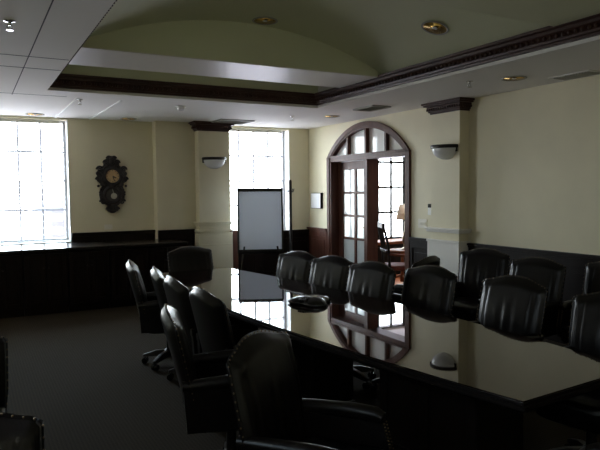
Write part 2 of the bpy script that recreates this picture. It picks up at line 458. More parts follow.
def arc_z(y): 
    r_ = rise; R = (half*half+r_*r_)/(2*r_); return ATOP-R+math.sqrt(max(0, R*R-(y-AC)**2))
for k in (-1, 0, 1):
    y = AC+k*half*.5; box(b, XR-.005, XR+.12, y-.02, y+.02, 2.14, arc_z(y)-.01)
door = struct('door_1', b, M['doorwood'], 'arched mahogany door frame with a four light transom in the right wall', 'door frame')
b = NB()
seg = arc_pts(half-.02, ASP, ATOP-.02)
pts = [(AY0+.02, 2.13)]+[p for p in seg if p[1] > 2.13]+[(AY1-.02, 2.13)]
prism(b, pts, lambda p: (XR+.06, p[0], p[1]), lambda p: (XR+.066, p[0], p[1]))
g = obj('transom_pane', b, M['frosted'], door); g['label'] = 'frosted white transom glass'
# leaf
LY0, LY1 = AC+.04, AY1-.035
dl = thing('door_2', 'glazed mahogany door leaf with two columns of panes', 'door', (XR+.15, LY0, 0))
dl['kind'] = 'structure'
b = NB(); lw = LY1-LY0
st = .085; cols, zs = 2, [.42, .80, 1.17, 1.545, 1.91]
box(b, -.022, .022, 0, st, .02, 2.05); box(b, -.022, .022, lw-st-.05, lw, .02, 2.05)
box(b, -.022, .022, st, lw-st, 1.92, 2.05); box(b, -.022, .022, st, lw-st, .02, .41)
box(b, -.018, .018, (st+lw-st-.05)/2-.03, (st+lw-st-.05)/2+.03, .4, 1.93)
for z in zs[1:4]: box(b, -.017, .017, st, lw-st, z-.02, z+.02)
obj('leaf_frame', b, M['doorwood'], dl, bevel=.004)
b = NB(); box(b, -.004, .004, st-.01, lw-st, .80, 1.925); obj('pane', b, M['seeded'], dl)
b = NB(); box(b, -.004, .004, st-.01, lw-st, .40, .80); g = obj('pane', b, M['dimglass'], dl); g['label'] = 'lowest frosted panes, greyed for the weaker light behind'
b = NB(); tube(b, (-.02, .05, 1.0), (-.06, .05, 1.0), .011); tube(b, (-.06, .05, 1.0), (-.06, .16, 1.0), .009); obj('door_handle', b, M['brass'], dl, smooth=True, autos=40)

# ------------------------------------------------------------------ adjoining room
b = NB()
box(b, XR+.2, RWX0, 9.4, 9.7, 0, ZT); box(b, RWX1, 9.2, 9.4, 9.7, 0, ZT); box(b, RWX0, RWX1, 9.4, 9.7, 0, .61); box(b, RWX0, RWX1, 9.4, 9.7, 2.64, ZT)
struct('wall_adjoining_far', b, M['roomwall'], 'pale window wall of the room beyond the doorway', 'wall')
b = NB(); box(b, 9.0, 9.2, 4.0, 9.4, 0, ZT); box(b, XR+.2, 9.0, 4.0, 4.2, 0, ZT)
struct('wall_adjoining', b, M['roomwall'], 'pale side walls of the room beyond the doorway', 'wall')
b = NB(); box(b, XR+.2, 9.0, 4.2, 9.4, ZC, ZC+.2)
struct('ceiling_adjoining', b, M['ceil'], 'pale ceiling of the room beyond the doorway', 'ceiling')

t = thing('window_bench', 'low honey wood bench under the window beyond the doorway', 'bench', (6.85, 9.1, 0))
b = NB(); box(b, -.85, .85, -.25, .25, .58, .63); obj('seat', b, M['tan'], t, bevel=.01)
b = NB(); box(b, -.8, .8, -.2, .2, .08, .58)
for i in range(4): box(b, -.76+i*.385, -.76+i*.385+.34, -.215, -.2, .14, .53)
obj('cabinet_front', b, M['wood'], t)
b = NB(); box(b, -.8, .8, -.17, .2, 0, .08); obj('plinth', b, M['wood'], t)

t = thing('side_table', 'small round honey wood table beyond the doorway', 'side table', (6.35, 7.98, 0))
b = NB(); lathe(b, [(.0, .55), (.21, .55), (.23, .56), (.23, .575), (.22, .585), (0, .585)], 32); obj('table_top', b, M['tan'], t, smooth=True, autos=40)
b = NB(); lathe(b, [(0, .04), (.035, .04), (.04, .12), (.022, .2), (.03, .35), (.02, .45), (.05, .55), (0, .55)], 16); obj('pedestal', b, M['tan'], t, smooth=True)
for k in range(3):
    b = NB(); a = k*2*PI/3+.4
    path(b, [(.03*math.cos(a), .03*math.sin(a), .14), (.12*math.cos(a), .12*math.sin(a), .11), (.22*math.cos(a), .22*math.sin(a), .015)], [.02, .018, .014]); obj('leg', b, M['tan'], t, smooth=True)

t = thing('table_lamp', 'table lamp with a pale shade on the round table beyond the doorway', 'lamp', (6.38, 7.94, .586))
b = NB(); lathe(b, [(0, 0), (.07, 0), (.07, .015), (.03, .03), (.02, .06), (.05, .14), (.055, .2), (.025, .29), (.012, .33), (.012, .5), (0, .5)], 20); obj('lamp_base', b, M['brass'], t, smooth=True)
b = NB(); lathe(b, [(.16, .50), (.10, .76), (.098, .76), (.158, .50)], 28)
obj('lamp_shade', b, M['shade'], t, smooth=True)

t = thing('wooden_armchair', 'wooden armchair with a red brown seat beyond the open doorway', 'chair', (5.93, 7.48, 0), math.radians(-25))
b = NB(); box(b, -.24, .25, -.25, .25, .34, .42); obj('seat', b, M['seatred'], t, bevel=.03)
for sx, sy in ((-.23, -.24), (-.23, .24), (.23, -.24), (.23, .24)):
    b = NB()
    if sx < 0: path(b, [(sx-.02, sy, 0), (sx, sy, .35), (sx-.02, sy, .7), (sx-.1, sy, 1.04)], [.018, .024, .02, .018])
    else: path(b, [(sx, sy, 0), (sx, sy, .2), (sx-.01, sy, .56)], [.016, .022, .018])
    obj('leg', b, M['tablewood'], t, smooth=True)
for sy in (-.24, .24):
    b = NB(); path(b, [(-.25, sy, .60), (0, sy*1.05, .575), (.2, sy*1.08, .575), (.26, sy*1.05, .56)], [.017, .022, .024, .02]); obj('armrest', b, M['tan'], t, smooth=True)
b = NB(); box(b, -.36, -.31, -.28, .28, 1.0, 1.08); box(b, -.29, -.26, -.23, .23, .62, .66)
for i in range(5): path(b, [(-.275, -.16+i*.08, .64), (-.33, -.16+i*.08, 1.02)], .01, 6)
obj('backrest', b, M['tablewood'], t, bevel=.01)

# distant building outside the left far window
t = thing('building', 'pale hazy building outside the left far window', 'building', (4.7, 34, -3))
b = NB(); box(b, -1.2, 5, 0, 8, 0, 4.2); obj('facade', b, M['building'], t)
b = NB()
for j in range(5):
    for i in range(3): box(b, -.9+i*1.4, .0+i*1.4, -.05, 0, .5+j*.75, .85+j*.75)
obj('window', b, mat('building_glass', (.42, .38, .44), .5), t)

# ------------------------------------------------------------------ base cabinets with continuous counter
CX0, CX1, CYF = XL, 2.72, 8.38
b = NB(); prism(b, [(CX0, CYF-.04), (CX1+.02, CYF-.04), (CX1+.02, 9.055), (2.455, 9.055), (2.455, YF-.065), (CX0, YF-.065)], lambda p: (p[0], p[1], .83), lambda p: (p[0], p[1], .87))
tag(obj('countertop', b, mat('dark_counter', (.010, .006, .005), .2, ior=1.6), bevel=.008), 'long dark polished counter under the left far window and clock', 'countertop')
b = NB(); box(b, W1X0, W1X1-.012, YF-.06, YF+.16, SILL-.002, SILL+.012)
struct('trim_20', b, M['white'], 'white sill of the left far window', 'window sill')
nc = 6; cw = (CX1-CX0)/nc
def cabinet():
    t = thing('base_cabinet', 'x', 'cabinet', (0, 0, 0), 0, 'dark wood base cabinets under the counter')
    w = cw-.006
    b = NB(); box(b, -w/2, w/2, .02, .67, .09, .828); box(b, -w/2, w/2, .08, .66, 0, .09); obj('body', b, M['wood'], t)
    for s in (-1, 1):
        x0, x1 = (s*.004, s*(w/2-.01)); x0, x1 = min(x0, x1), max(x0, x1)
        b = NB(); box(b, x0, x1, .0, .02, .12, .80)
        box(b, x0, x0+.05, -.012, 0, .12, .80); box(b, x1-.05, x1, -.012, 0, .12, .80); box(b, x0+.05, x1-.05, -.012, 0, .12, .18); box(b, x0+.05, x1-.05, -.012, 0, .74, .80)
        box(b, x0+.075, x1-.075, -.008, 0, .21, .71)
        d = obj('door', b, M['wood'], t, bevel=.004)
        b = NB(); ball(b, (s*.03, -.025, .62), .012); tube(b, (s*.03, -.012, .62), (s*.03, -.025, .62), .005); obj('knob', b, M['metal'], d, smooth=True)
    return t
cab = cabinet()
cl = ['dark cabinet under the left far window, first from the left wall', 'dark cabinet under the left far window, second from the left wall',
      'dark cabinet under the middle of the left far window', 'dark cabinet below the right edge of the left far window',
      'dark cabinet directly below the wall clock', 'dark cabinet at the right end of the counter by the far pilaster']
for i in range(nc):
    p = (CX0+(i+.5)*cw, CYF, 0)
    if i == 0: cab.location = p; cab['label'] = cl[0]
    else: dup(cab, p, 0, cl[i])

# ------------------------------------------------------------------ conference table
T = thing('conference_table', 'long boat shaped black lacquered conference table with mirror gloss top', 'table', (2.18, 3.90, 0), math.radians(3.3))
HL = 2.25
def outline(inset, n=24):
    w = lambda y: .568-(.568-.405)*(y/HL)**2-inset
    L = HL-inset
    r = [(w(-L+2*L*i/n), -L+2*L*i/n) for i in range(n+1)]
    l = [(-x, y) for x, y in r[::-1]]
    return r+l
def slab(b, ins0, z0, ins1, z1):
    a, c = outline(ins0), outline(ins1)
    va = [b.verts.new((x, y, z0)) for x, y in a]; vc = [b.verts.new((x, y, z1)) for x, y in c]
    n = len(a)
    for i in range(n): b.faces.new((va[i], va[(i+1) % n], vc[(i+1) % n], vc[i]))
    b.faces.new(va[::-1]); b.faces.new(vc)
b = NB(); slab(b, .0, .742, .0, .75); obj('tabletop', b, M['table'], T)
b = NB(); slab(b, -.018, .715, -.018, .732); slab(b, -.006, .732, -.006, .744); slab(b, .01, .70, -.018, .715); slab(b, .03, .685, .0, .70); obj('edge_moulding', b, M['tablewood'], T)
b = NB(); slab(b, .12, .662, .12, .69); obj('apron', b, M['tablewood'], T)
for y in (-1.45, 0, 1.45):
    b = NB(); box(b, -.17, .17, y-.36, y+.36, .08, .665)
    for sx in (-1, 1):
        x0, x1 = sorted((sx*.17, sx*.182))
        for a in (y-.36, y-.03, y+.30): box(b, x0, x1, a, a+.06, .1, .6)
        box(b, x0, x1, y-.36, y+.36, .1, .16); box(b, x0, x1, y-.36, y+.36, .54, .6)
    p = obj('pedestal', b, M['tablewood'], T, bevel=.005)
    b = NB(); box(b, -.19, .19, y-.38, y+.38, 0, .08); obj('plinth', b, M['tablewood'], p, bevel=.01)

# conference phone
t = thing('conference_phone', 'black three armed conference phone on the polished table', 'phone', (2.22, 3.86, .7505), math.radians(20))
b = NB(); N = 48
def star(sc, z):
    return [b.verts.new((sc*(.15+.035*math.cos(3*2*PI*i/N))*math.cos(2*PI*i/N), sc*(.15+.035*math.cos(3*2*PI*i/N))*math.sin(2*PI*i/N), z)) for i in range(N)]
rs = [star(*q) for q in ((.9, 0), (1.0, .008), (1.0, .018), (.86, .034), (.6, .05), (.3, .058))]
for A, B_ in zip(rs, rs[1:]):
    for i in range(N): b.faces.new((A[i], A[(i+1) % N], B_[(i+1) % N], B_[i]))
b.faces.new(rs[0][::-1]); b.faces.new(rs[-1])
obj('body', b, M['blackplastic'], t, smooth=True, autos=50)
b = NB()
for i in range(3):
    for j in range(4): box(b, -.13+j*.022, -.114+j*.022, -.03+i*.022, -.016+i*.022, .035, .048+j*.003)
obj('keypad', b, M['metal'], t)
b = NB(); tube(b, (.1, .08, .02), (.17, .13, .012), .006); path(b, [(.17, .13, .012), (.25, .3, .004), (.3, .55, .004)], .0035, 6); obj('cable', b, M['blackplastic'], t, smooth=True)

# ------------------------------------------------------------------ armchairs
def back_half(z):                               # half width of the backrest at height z
    return .238+.024*min(1, (z-.40)/.30)
def back_top(y):                                # camel-back top line
    a = abs(y)/.262
    q = max(0, min(1, (a-.30)/.62)); return .97-.008*min(1, a/.4)**2-.034*q*q*(3-2*q)-.018*max(0, (a-.88)/.12)**2
def make_chair(label):
    t = thing('conference_chair', label, 'chair', group='black leather conference chairs')
    nu, nv = 36, 30
    def grid(front):
        g = []
        for j in range(nv+1):
            row = []
            for i in range(nu+1):
                u = -1+2*i/nu
                y0 = u*.262; ztop = back_top(y0); v = j/nv
                z = .40+(ztop-.40)*v
                y = u*back_half(z)
                lean = -.205-.135*((z-.40)/.57)**1.15
                e = max(abs(u)**10, max(0, (v-.90)/.10)**2*.9)
                if front:
                    x = lean+.046*(1-e)-.008*(u*u)
                    x += .030*u*u*(.3+.7*v)                    # wings turn forward
                    x -= .010*math.exp(-((abs(u)-.72)/.035)**2)*(1 if v < .93 else 0)   # side seams
                    x -= .009*math.exp(-((abs(u)-.84)/.025)**2)*(1 if v < .9 else 0)
                    k = math.exp(-((v-.50)/.17)**2)
                    x += .005*k*math.cos(u*PI*6.0)*math.exp(-(u/.30)**2)               # central pleats
                    x += .018*math.exp(-((v-.62)/.25)**2)*(1-u*u)
                else:
                    x = lean-.040*(1-e)-.008*(1-u*u)+.03*u*u*(.3+.7*v)
                row.append((x, y, z))
            g.append(row)
        return g
    b = NB(); F = grid(True); B_ = grid(False)
    vf = [[b.verts.new(p) for p in r] for r in F]; vb = [[b.verts.new(p) for p in r] for r in B_]
    for G in (vf, vb):
        for j in range(nv):
            for i in range(nu): b.faces.new((G[j][i], G[j][i+1], G[j+1][i+1], G[j+1][i]))
    per = [(0, i) for i in range(nu)]+[(j, nu) for j in range(nv)]+[(nv, i) for i in range(nu, 0, -1)]+[(j, 0) for j in range(nv, 0, -1)]
    # rounded side band: a ring pushed outward between the two faces
    mid = []
    for j, i in per:
        p = (Vector(F[j][i])+Vector(B_[j][i]))/2
        p = p+Vector((-.01, (.010 if i == nu else -.010 if i == 0 else 0), (.012 if j == nv else 0)))
        mid.append(b.verts.new(p))
    for k in range(len(per)):
        (j, i), (j2, i2) = per[k], per[(k+1) % len(per)]; k2 = (k+1) % len(per)
        b.faces.new((vf[j][i], vf[j2][i2], mid[k2], mid[k])); b.faces.new((mid[k], mid[k2], vb[j2][i2], vb[j][i]))
    back = obj('backrest', b, M['leather'], t, smooth=True)
    b = NB()                                         # nailheads along the outer edge
    edge = [Vector(B_[j][0])*.45+Vector(F[j][0])*.55+Vector((0, -.008, 0)) for j in range(4, nv+1)]
    edge += [Vector(B_[nv][i])*.45+Vector(F[nv][i])*.55+Vector((0, 0, .009)) for i in range(1, nu)]
    edge += [Vector(B_[j][nu])*.45+Vector(F[j][nu])*.55+Vector((0, .008, 0)) for j in range(nv, 3, -1)]
    acc = 0; last = edge[0]
    for p in edge:
        acc += (p-last).length; last = p
        if acc > .021: acc = 0; ball(b, p, .0042, n=6, m=4)
    nh = obj('nailhead_trim', b, M['brass'], back, smooth=True); nh['label'] = 'antique brass nailheads'
    # seat
    b = NB(); nx, ny = 14, 14; top = []; 
    def sq(u, v, z, ex): return (.02+.255*u*(1-ex*abs(v)**6*.04), .245*v*(1-ex*abs(u)**6*.04), z)
    rows = []
    for kz, (s, z) in enumerate(((.90, .33), (.98, .345), (1.0, .38), (1.0, .43), (.985, .455))):
        rows.append([(s, z)])
    ring = []
    for q in range(56):
        a = 2*PI*q/56; c_, s_ = math.cos(a), math.sin(a); n_ = 5
        r = (abs(c_)**n_+abs(s_)**n_)**(-1/n_); ring.append((r*c_, r*s_))
    prev = None; bottom = None
    for s, z in ((.90, .33), (.98, .345), (1.0, .38), (1.0, .43), (.975, .462), (.90, .478), (.6, .490), (.25, .494)):
        cur = [b.verts.new((.03+.265*s*x, (.222)*s*y, z)) for x, y in ring]
        if prev:
            for q in range(56): b.faces.new((prev[q], prev[(q+1) % 56], cur[(q+1) % 56], cur[q]))
        else: b.faces.new(cur[::-1])
        prev = cur
    b.faces.new(prev)
    obj('seat', b, M['leather'], t, smooth=True)
    # arms
    for s in (-1, 1):
        b = NB()
        pr = [(-.255, .36), (.185, .36), (.212, .44), (.175, .575), (.14, .60), (-.27, .60)]
        y0, y1 = sorted((s*.216, s*.259))
        prism(b, pr, lambda p: (p[0], y0, p[1]), lambda p: (p[0], y1, p[1]))
        # rolled pad on top
        path(b, [(-.275, s*.236, .600), (-.15, s*.237, .605), (.03, s*.239, .612), (.14, s*.239, .609), (.172, s*.237, .598)], [.028, .034, .037, .036, .028], 14)
        arm = obj('armrest', b, M['leather'], t, smooth=True, autos=35)
        b = NB()
        for k in range(10):
            f = k/9; x = .212+(.178-.212)*f; ball(b, (x+.004, y0+.006, .45+.13*f), .0045, n=6, m=4); ball(b, (x+.004, y1-.006, .45+.13*f), .0045, n=6, m=4)
        nh = obj('nailhead_trim', b, M['brass'], arm, smooth=True); nh['label'] = 'antique brass nailheads'
    b = NB(); lathe(b, [(0, .08), (.045, .08), (.05, .13), (.03, .15), (.025, .28), (.06, .31), (.10, .335), (0, .335)], 18); obj('column', b, M['metal'], t, smooth=True, autos=40)
    for k in range(5):
        a = k*2*PI/5+.3; ca, sa = math.cos(a), math.sin(a)
        b = NB(); pts = []
        for f, hwid, zt, zb in ((.03, .030, .135, .075), (.13, .027, .125, .075), (.21, .022, .10, .066), (.25, .018, .085, .062)):
            pts.append([(f*ca-hwid*s2*sa, f*sa+hwid*s2*ca, z) for s2, z in ((-1, zb), (1, zb), (.7, zt), (-.7, zt))])
        rg = [[b.verts.new(p) for p in r] for r in pts]
        for A, Bq in zip(rg, rg[1:]):
            for q in range(4): b.faces.new((A[q], A[(q+1) % 4], Bq[(q+1) % 4], Bq[q]))
        b.faces.new(rg[0][::-1]); b.faces.new(rg[-1])
        leg = obj('leg', b, M['chairwood'], t, bevel=.004)
        b = NB()
        for s2 in (-1, 1):
            c0 = Vector((.235*ca-s2*.016*sa, .235*sa+s2*.016*ca, .0275)); ax = Vector((-sa, ca, 0))*.010
            tube(b, c0-ax, c0+ax, .027, n=14)
        tube(b, (.235*ca, .235*sa, .03), (.235*ca, .235*sa, .07), .008)
        obj('caster', b, M['blackplastic'], leg, smooth=True, autos=40)
    return t

chairs = [
 # back-top x, y, facing, label
 (2.91, 5.33, 198, 'leather table chair nearest the flip chart on the doorway side'),
 (2.97, 4.76, 195, 'leather chair on the doorway side of the table, second from the flip chart'),
 (3.01, 4.18, 191, 'leather table chair in front of the glazed door leaf, third from the flip chart'),
 (3.24, 3.70, 188, 'leather table chair before the right wall pilaster, fourth from the flip chart'),
 (3.34, 2.94, 184, 'leather table chair before the blank right wall, fifth from the flip chart'),
 (3.33, 2.16, 190, 'leather chair with bluish sheen at the table, cut by the right frame edge'),
 (3.70, 4.27, 112, 'leather chair mostly hidden behind the fourth table chair, below the right pilaster'),
 (4.62, 4.46, 198, 'leather chair against the right wainscot, nearest the pilaster'),
 (4.40, 3.62, 187, 'leather chair against the right wainscot, second from the pilaster'),
 (4.80, 3.13, 190, 'leather chair against the right wainscot, third from the pilaster at the frame edge'),
 (2.14, 6.47, -82, 'leather chair at the far head of the table before the cream pilaster'),
 (1.27, 5.48, -13, 'leather chair on the carpet side of the table, farthest of that row, casters showing'),
 (1.33, 4.87, -12, 'leather chair on the carpet side of the table, second from the far end'),
 (1.29, 4.27, 0, 'leather chair on the carpet side of the table, third from the far end'),
 (1.30, 3.66, 3, 'leather chair on the carpet side of the table, fourth from the far end'),
 (.935, 3.17, -15, 'leather chair pulled back from the table with a bright lit top edge'),
 (1.07, 2.34, -54, 'large leather chair in the foreground with both arms showing'),
 (2.42, 1.05, 112, 'leather chair at the near head of the table, only an arm showing'),
 (-.135, 3.12, -98, 'leather chair cut by the left frame edge, the farther of the two there'),
 (-.10, 1.94, -95, 'leather chair in the bottom left corner, only its rounded top showing'),
]
proto = None
for x, y, a, lab in chairs:
    r = math.radians(a); loc = (x+.32*math.cos(r), y+.32*math.sin(r), 0)
    if proto is None:
        proto = make_chair(lab); proto.location = loc; proto.rotation_euler = (0, 0, r)
    else: dup(proto, loc, r, lab)

# ------------------------------------------------------------------ flip chart easel and post
t = thing('flip_chart', 'grey flip chart board on a black easel before the right far window', 'flip chart', (3.835, 8.2, 0), math.radians(-23))
tl = math.radians(-4)
b = NB(); box(b, -.325, .325, -.006, .0, .70, 1.59); o = obj('board', b, M['board'], t, rot=(tl, 0, 0), loc=(0, .06, 0))
b = NB()
for x in (-.35, .325): box(b, x, x+.025, -.02, .012, .66, 1.63)
box(b, -.35, .35, -.02, .012, 1.585, 1.635); box(b, -.35, .35, -.03, .012, .655, .70)
obj('board_frame', b, M['blackplastic'], t, rot=(tl, 0, 0), loc=(0, .06, 0))
b = NB(); box(b, -.34, .34, -.075, -.02, .648, .662); box(b, -.34, .34, -.077, -.072, .648, .68); obj('pen_tray', b, M['blackplastic'], t, loc=(0, .06, 0))
for p0, p1 in (((-.25, .03, .75), (-.36, -.16, 0)), ((.25, .03, .75), (.36, -.16, 0)), ((-.338, .11, 1.3), (-.33, .5, 0)), ((.338, .11, 1.3), (.33, .5, 0))):
    b = NB(); tube(b, p0, p1, .014); obj('leg', b, M['blackplastic'], t, smooth=True, autos=40)
t = thing('post_stand', 'slim black upright post beside the flip chart before the window', 'post', (4.76, 8.98, 0))
b = NB(); lathe(b, [(0, 0), (.14, 0), (.14, .015), (.04, .03), (0, .03)], 24); obj('base', b, M['metal'], t, smooth=True, autos=40)
b = NB(); lathe(b, [(0, .03), (.027, .03), (.027, 1.74), (.02, 1.77), (0, 1.77)], 14); obj('pole', b, M['metal'], t, smooth=True, autos=40)
b = NB()
for k in range(4):
    a = k*PI/2+.5; path(b, [(.02*math.cos(a), .02*math.sin(a), 1.56), (.06*math.cos(a), .06*math.sin(a), 1.57), (.075*math.cos(a), .075*math.sin(a), 1.62)], .007, 6)
obj('hook', b, M['metal'], t, smooth=True)

# ------------------------------------------------------------------ wall clock
t = thing('wall_clock', 'dark carved wall clock with a tan dial on the olive far wall', 'clock', (1.885, YF, 0))
hwz = [(2.135, .03), (2.12, .065), (2.095, .075), (2.07, .065), (2.045, .11), (2.02, .12), (1.995, .115), (1.97, .15), (1.94, .165), (1.915, .20), (1.88, .235), (1.85, .225), (1.82, .20),
       (1.79, .225), (1.76, .22), (1.73, .185), (1.70, .15), (1.67, .155), (1.64, .18), (1.60, .185), (1.55, .19), (1.50, .185), (1.46, .165), (1.43, .135), (1.405, .10), (1.385, .07), (1.365, .09), (1.34, .095), (1.315, .075), (1.295, .05), (1.278, .02)]
b = NB()
pts = [(w, z) for z, w in hwz]+[(-w, z) for z, w in hwz[::-1]]
prism(b, pts, lambda p: (p[0], -.035, p[1]), lambda p: (p[0]*.96, 0, p[1]))
case = obj('case', b, M['clockwood'], t, bevel=.01)
b = NB()
def ring(cx, cz, R, r, y, a0=0, a1=2*PI, n=28):
    path(b, [(cx+R*math.cos(a0+(a1-a0)*i/n), y, cz+R*math.sin(a0+(a1-a0)*i/n)) for i in range(n+1)], r, 8)
ring(.01, 1.83, .125, .03, -.04); ring(.0, 1.55, .115, .028, -.04)
def scroll(cx, cz, R, s, r=.016):
    path(b, [(cx+s*R*(1-i/30)*math.cos(i*.38), -.045, cz+R*(1-i/30)*math.sin(i*.38)) for i in range(27)], [r*(1-.5*i/27) for i in range(27)], 7)
for s in (-1, 1):
    scroll(s*.17, 1.93, .05, s); scroll(s*.19, 1.78, .045, s); scroll(s*.13, 1.69, .035, s); scroll(s*.14, 1.45, .045, s); scroll(s*.06, 1.335, .035, s); scroll(s*.075, 2.03, .045, s); scroll(s*.035, 2.095, .035, s)
    for k in range(5): ball(b, (s*(.16+.02*math.sin(k)), -.045, 1.52+k*.035), .018)
    for k in range(6): ball(b, (s*(.06+.028*k), -.045, 1.985-.012*k*k), .02)
ball(b, (0, -.05, 2.06), .045, 1, .6, 1.2); ball(b, (0, -.05, 1.36), .04, 1, .6, 1.3); ball(b, (0, -.05, 1.695), .045, 1.4, .6, .8)
obj('carved_ornament', b, M['clockwood'], t, smooth=True)
b = NB(); R_ = Matrix(((1, 0, 0, .01), (0, 0, -1, -.035), (0, 1, 0, 1.83), (0, 0, 0, 1)))
lathe(b, [(0, 0), (.10, 0), (.10, .012), (0, .016)], 32, mat4=R_); dial = obj('dial', b, M['dial'], t, smooth=True, autos=40)
b = NB()
for k in range(12):
    a = k*PI/6; x, z = .01+.082*math.cos(a), 1.83+.082*math.sin(a); ball(b, (x, -.05, z), .007, n=6, m=4)
obj('hour_mark', b, M['clockwood'], dial)
for ln, a, w in ((.055, -.5, .008), (.078, -1.25, .006)):
    b = NB(); path(b, [(.01, -.055, 1.83), (.01+ln*math.cos(a), -.055, 1.83+ln*math.sin(a))], w, 6); obj('clock_hand', b, M['clockwood'], dial)
b = NB(); R_ = Matrix(((1, 0, 0, 0), (0, 0, -1, -.034), (0, 1, 0, 1.55), (0, 0, 0, 1)))
lathe(b, [(0, 0), (.095, 0), (.095, .006), (0, .006)], 28, mat4=R_); w = obj('pendulum_window', b, mat('pendulum_back', (.035, .03, .026), .3), t)
b = NB(); tube(b, (.0, -.046, 1.65), (.02, -.046, 1.56), .004); R_ = Matrix(((1, 0, 0, .022), (0, 0, -1, -.042), (0, 1, 0, 1.535), (0, 0, 0, 1)))
lathe(b, [(0, 0), (.045, 0), (.045, .006), (.02, .012), (0, .012)], 24, mat4=R_); obj('pendulum', b, mat('pewter', (.55, .52, .45), .3, metal=.7), t, smooth=True, autos=40)

# ------------------------------------------------------------------ sconces
def sconce(label):
    t = thing('wall_sconce', label, 'wall lamp', group='half bowl wall sconces on the pilasters')
    b = NB(); prof_ = [(.0, -.155), (.06, -.15), (.12, -.125), (.165, -.085), (.19, -.04), (.195, 0)]
    lathe(b, prof_+[(r*.96, z+.004) for r, z in prof_[::-1]], 28, a0=PI, a1=2*PI); obj('glass_bowl', b, M['bowl'], t, smooth=True)
    b = NB(); lathe(b, [(.193, -.012), (.212, -.008), (.216, .012), (.208, .032), (.196, .032), (.193, -.012)], 28, a0=PI, a1=2*PI)
    obj('rim', b, M['metal'], t, smooth=True, autos=40)
    b = NB(); box(b, -.21, .21, -.022, 0, -.06, .03); obj('back_plate', b, M['metal'], t, bevel=.006)
    return t
s1 = sconce('half bowl wall sconce with dark rim on the right wall pilaster')
s1.scale = (.92, .92, .95); s1.location = (XR-.15, 5.62, 2.10); s1.rotation_euler = (0, 0, -PI/2)
dup(s1, (3.39, 8.95, 2.09), 0, 'half bowl wall sconce with dark rim on the far wall pilaster')

# ------------------------------------------------------------------ plates on the walls
def plate(name, label, cat, loc, rotz, w, h, toggles, part, m='plate'):
    t = thing(name, label, cat, loc, rotz)
    b = NB(); box(b, -w/2, w/2, -.008, 0, -h/2, h/2); obj('cover_plate', b, M[m], t, bevel=.003)
    for x, z in toggles:
        b = NB(); box(b, x-.011, x+.011, -.014, -.006, z-.018, z+.018); obj(part, b, M[m], t, bevel=.002)
    return t
plate('light_switch', 'ivory three gang switch plate on the right wall beside the doorway', 'light switch', (XR, 6.24, 1.135), -PI/2, .17, .12, ((-.05, 0), (0, 0), (.05, 0)), 'toggle')
plate('wall_outlet', 'ivory double outlet plate below the wall clock', 'outlet', (1.82, YF, 1.07), 0, .12, .075, ((-.03, 0), (.03, 0)), 'socket')
t = thing('thermostat', 'small white thermostat with black top beside the right pilaster', 'thermostat', (XR, 6.08, 1.33), -PI/2)
b = NB(); box(b, -.03, .03, -.025, 0, -.075, .02); obj('body', b, M['white'], t, bevel=.004)
b = NB(); box(b, -.03, .03, -.026, 0, .021, .07); obj('display', b, M['blackplastic'], t, bevel=.003)
t = thing('notice_frame', 'white notice in a dark shadow box frame between the corner and doorway', 'framed notice', (XR, 9.0, 1.41), -PI/2)
b = NB(); box(b, -.165, .165, -.045, 0, -.135, -.123); box(b, -.165, .165, -.045, 0, .123, .135); box(b, -.165, -.153, -.045, 0, -.135, .135); box(b, .153, .165, -.045, 0, -.135, .135)
obj('frame', b, M['wood'], t)
b = NB(); box(b, -.16, .16, -.0455, 0, -.128, .128); obj('notice_sheet', b, M['paper'], t)

# ------------------------------------------------------------------ ceiling fittings
def downlight(label):
    t = thing('downlight', label, 'downlight', group='recessed gold downlights')
    b = NB(); lathe(b, [(.100, .004), (.118, .0), (.122, -.006), (.116, -.011), (.103, -.008), (.100, .004)], 28); obj('trim_ring', b, M['ventm'], t, smooth=True)
    b = NB(); lathe(b, [(.103, -.007), (.094, -.001), (.055, -.001), (.03, -.001)], 28); r = obj('reflector', b, M['gold'], t, smooth=True)
    b = NB(); lathe(b, [(0, -.002), (.028, -.002), (.02, -.010), (0, -.014)], 16); obj('lens', b, M['bowl'], t, smooth=True)
    return t
dl0 = downlight('gold downlight in the vault above the table, the left of two')
def set_light(o, x, y, z, nx=0):
    o.location = (x, y, z); o.rotation_euler = (0, nx, 0)
x = 2.50; set_light(dl0, x, 5.19, vault_z(x)-.003, math.asin((x-VX)/VR))
x = 3.60; o = dup(dl0, (0, 0, 0), 0, 'gold downlight in the vault near the right crown moulding'); set_light(o, x, 4.075, vault_z(x)-.006, math.asin((x-VX)/VR))
for x, y, lab in ((4.70, 4.18, 'downlight in the flat ceiling right of the tray above the blank wall'),
                  (4.67, 7.50, 'downlight in the flat ceiling above the arched doorway'),
                  (2.09, 9.0, 'downlight in the flat ceiling above the wall clock'),
                  (.83, 9.0, 'downlight in the flat ceiling by the left far window')):
    dup(dl0, (x, y, ZC), 0, lab)

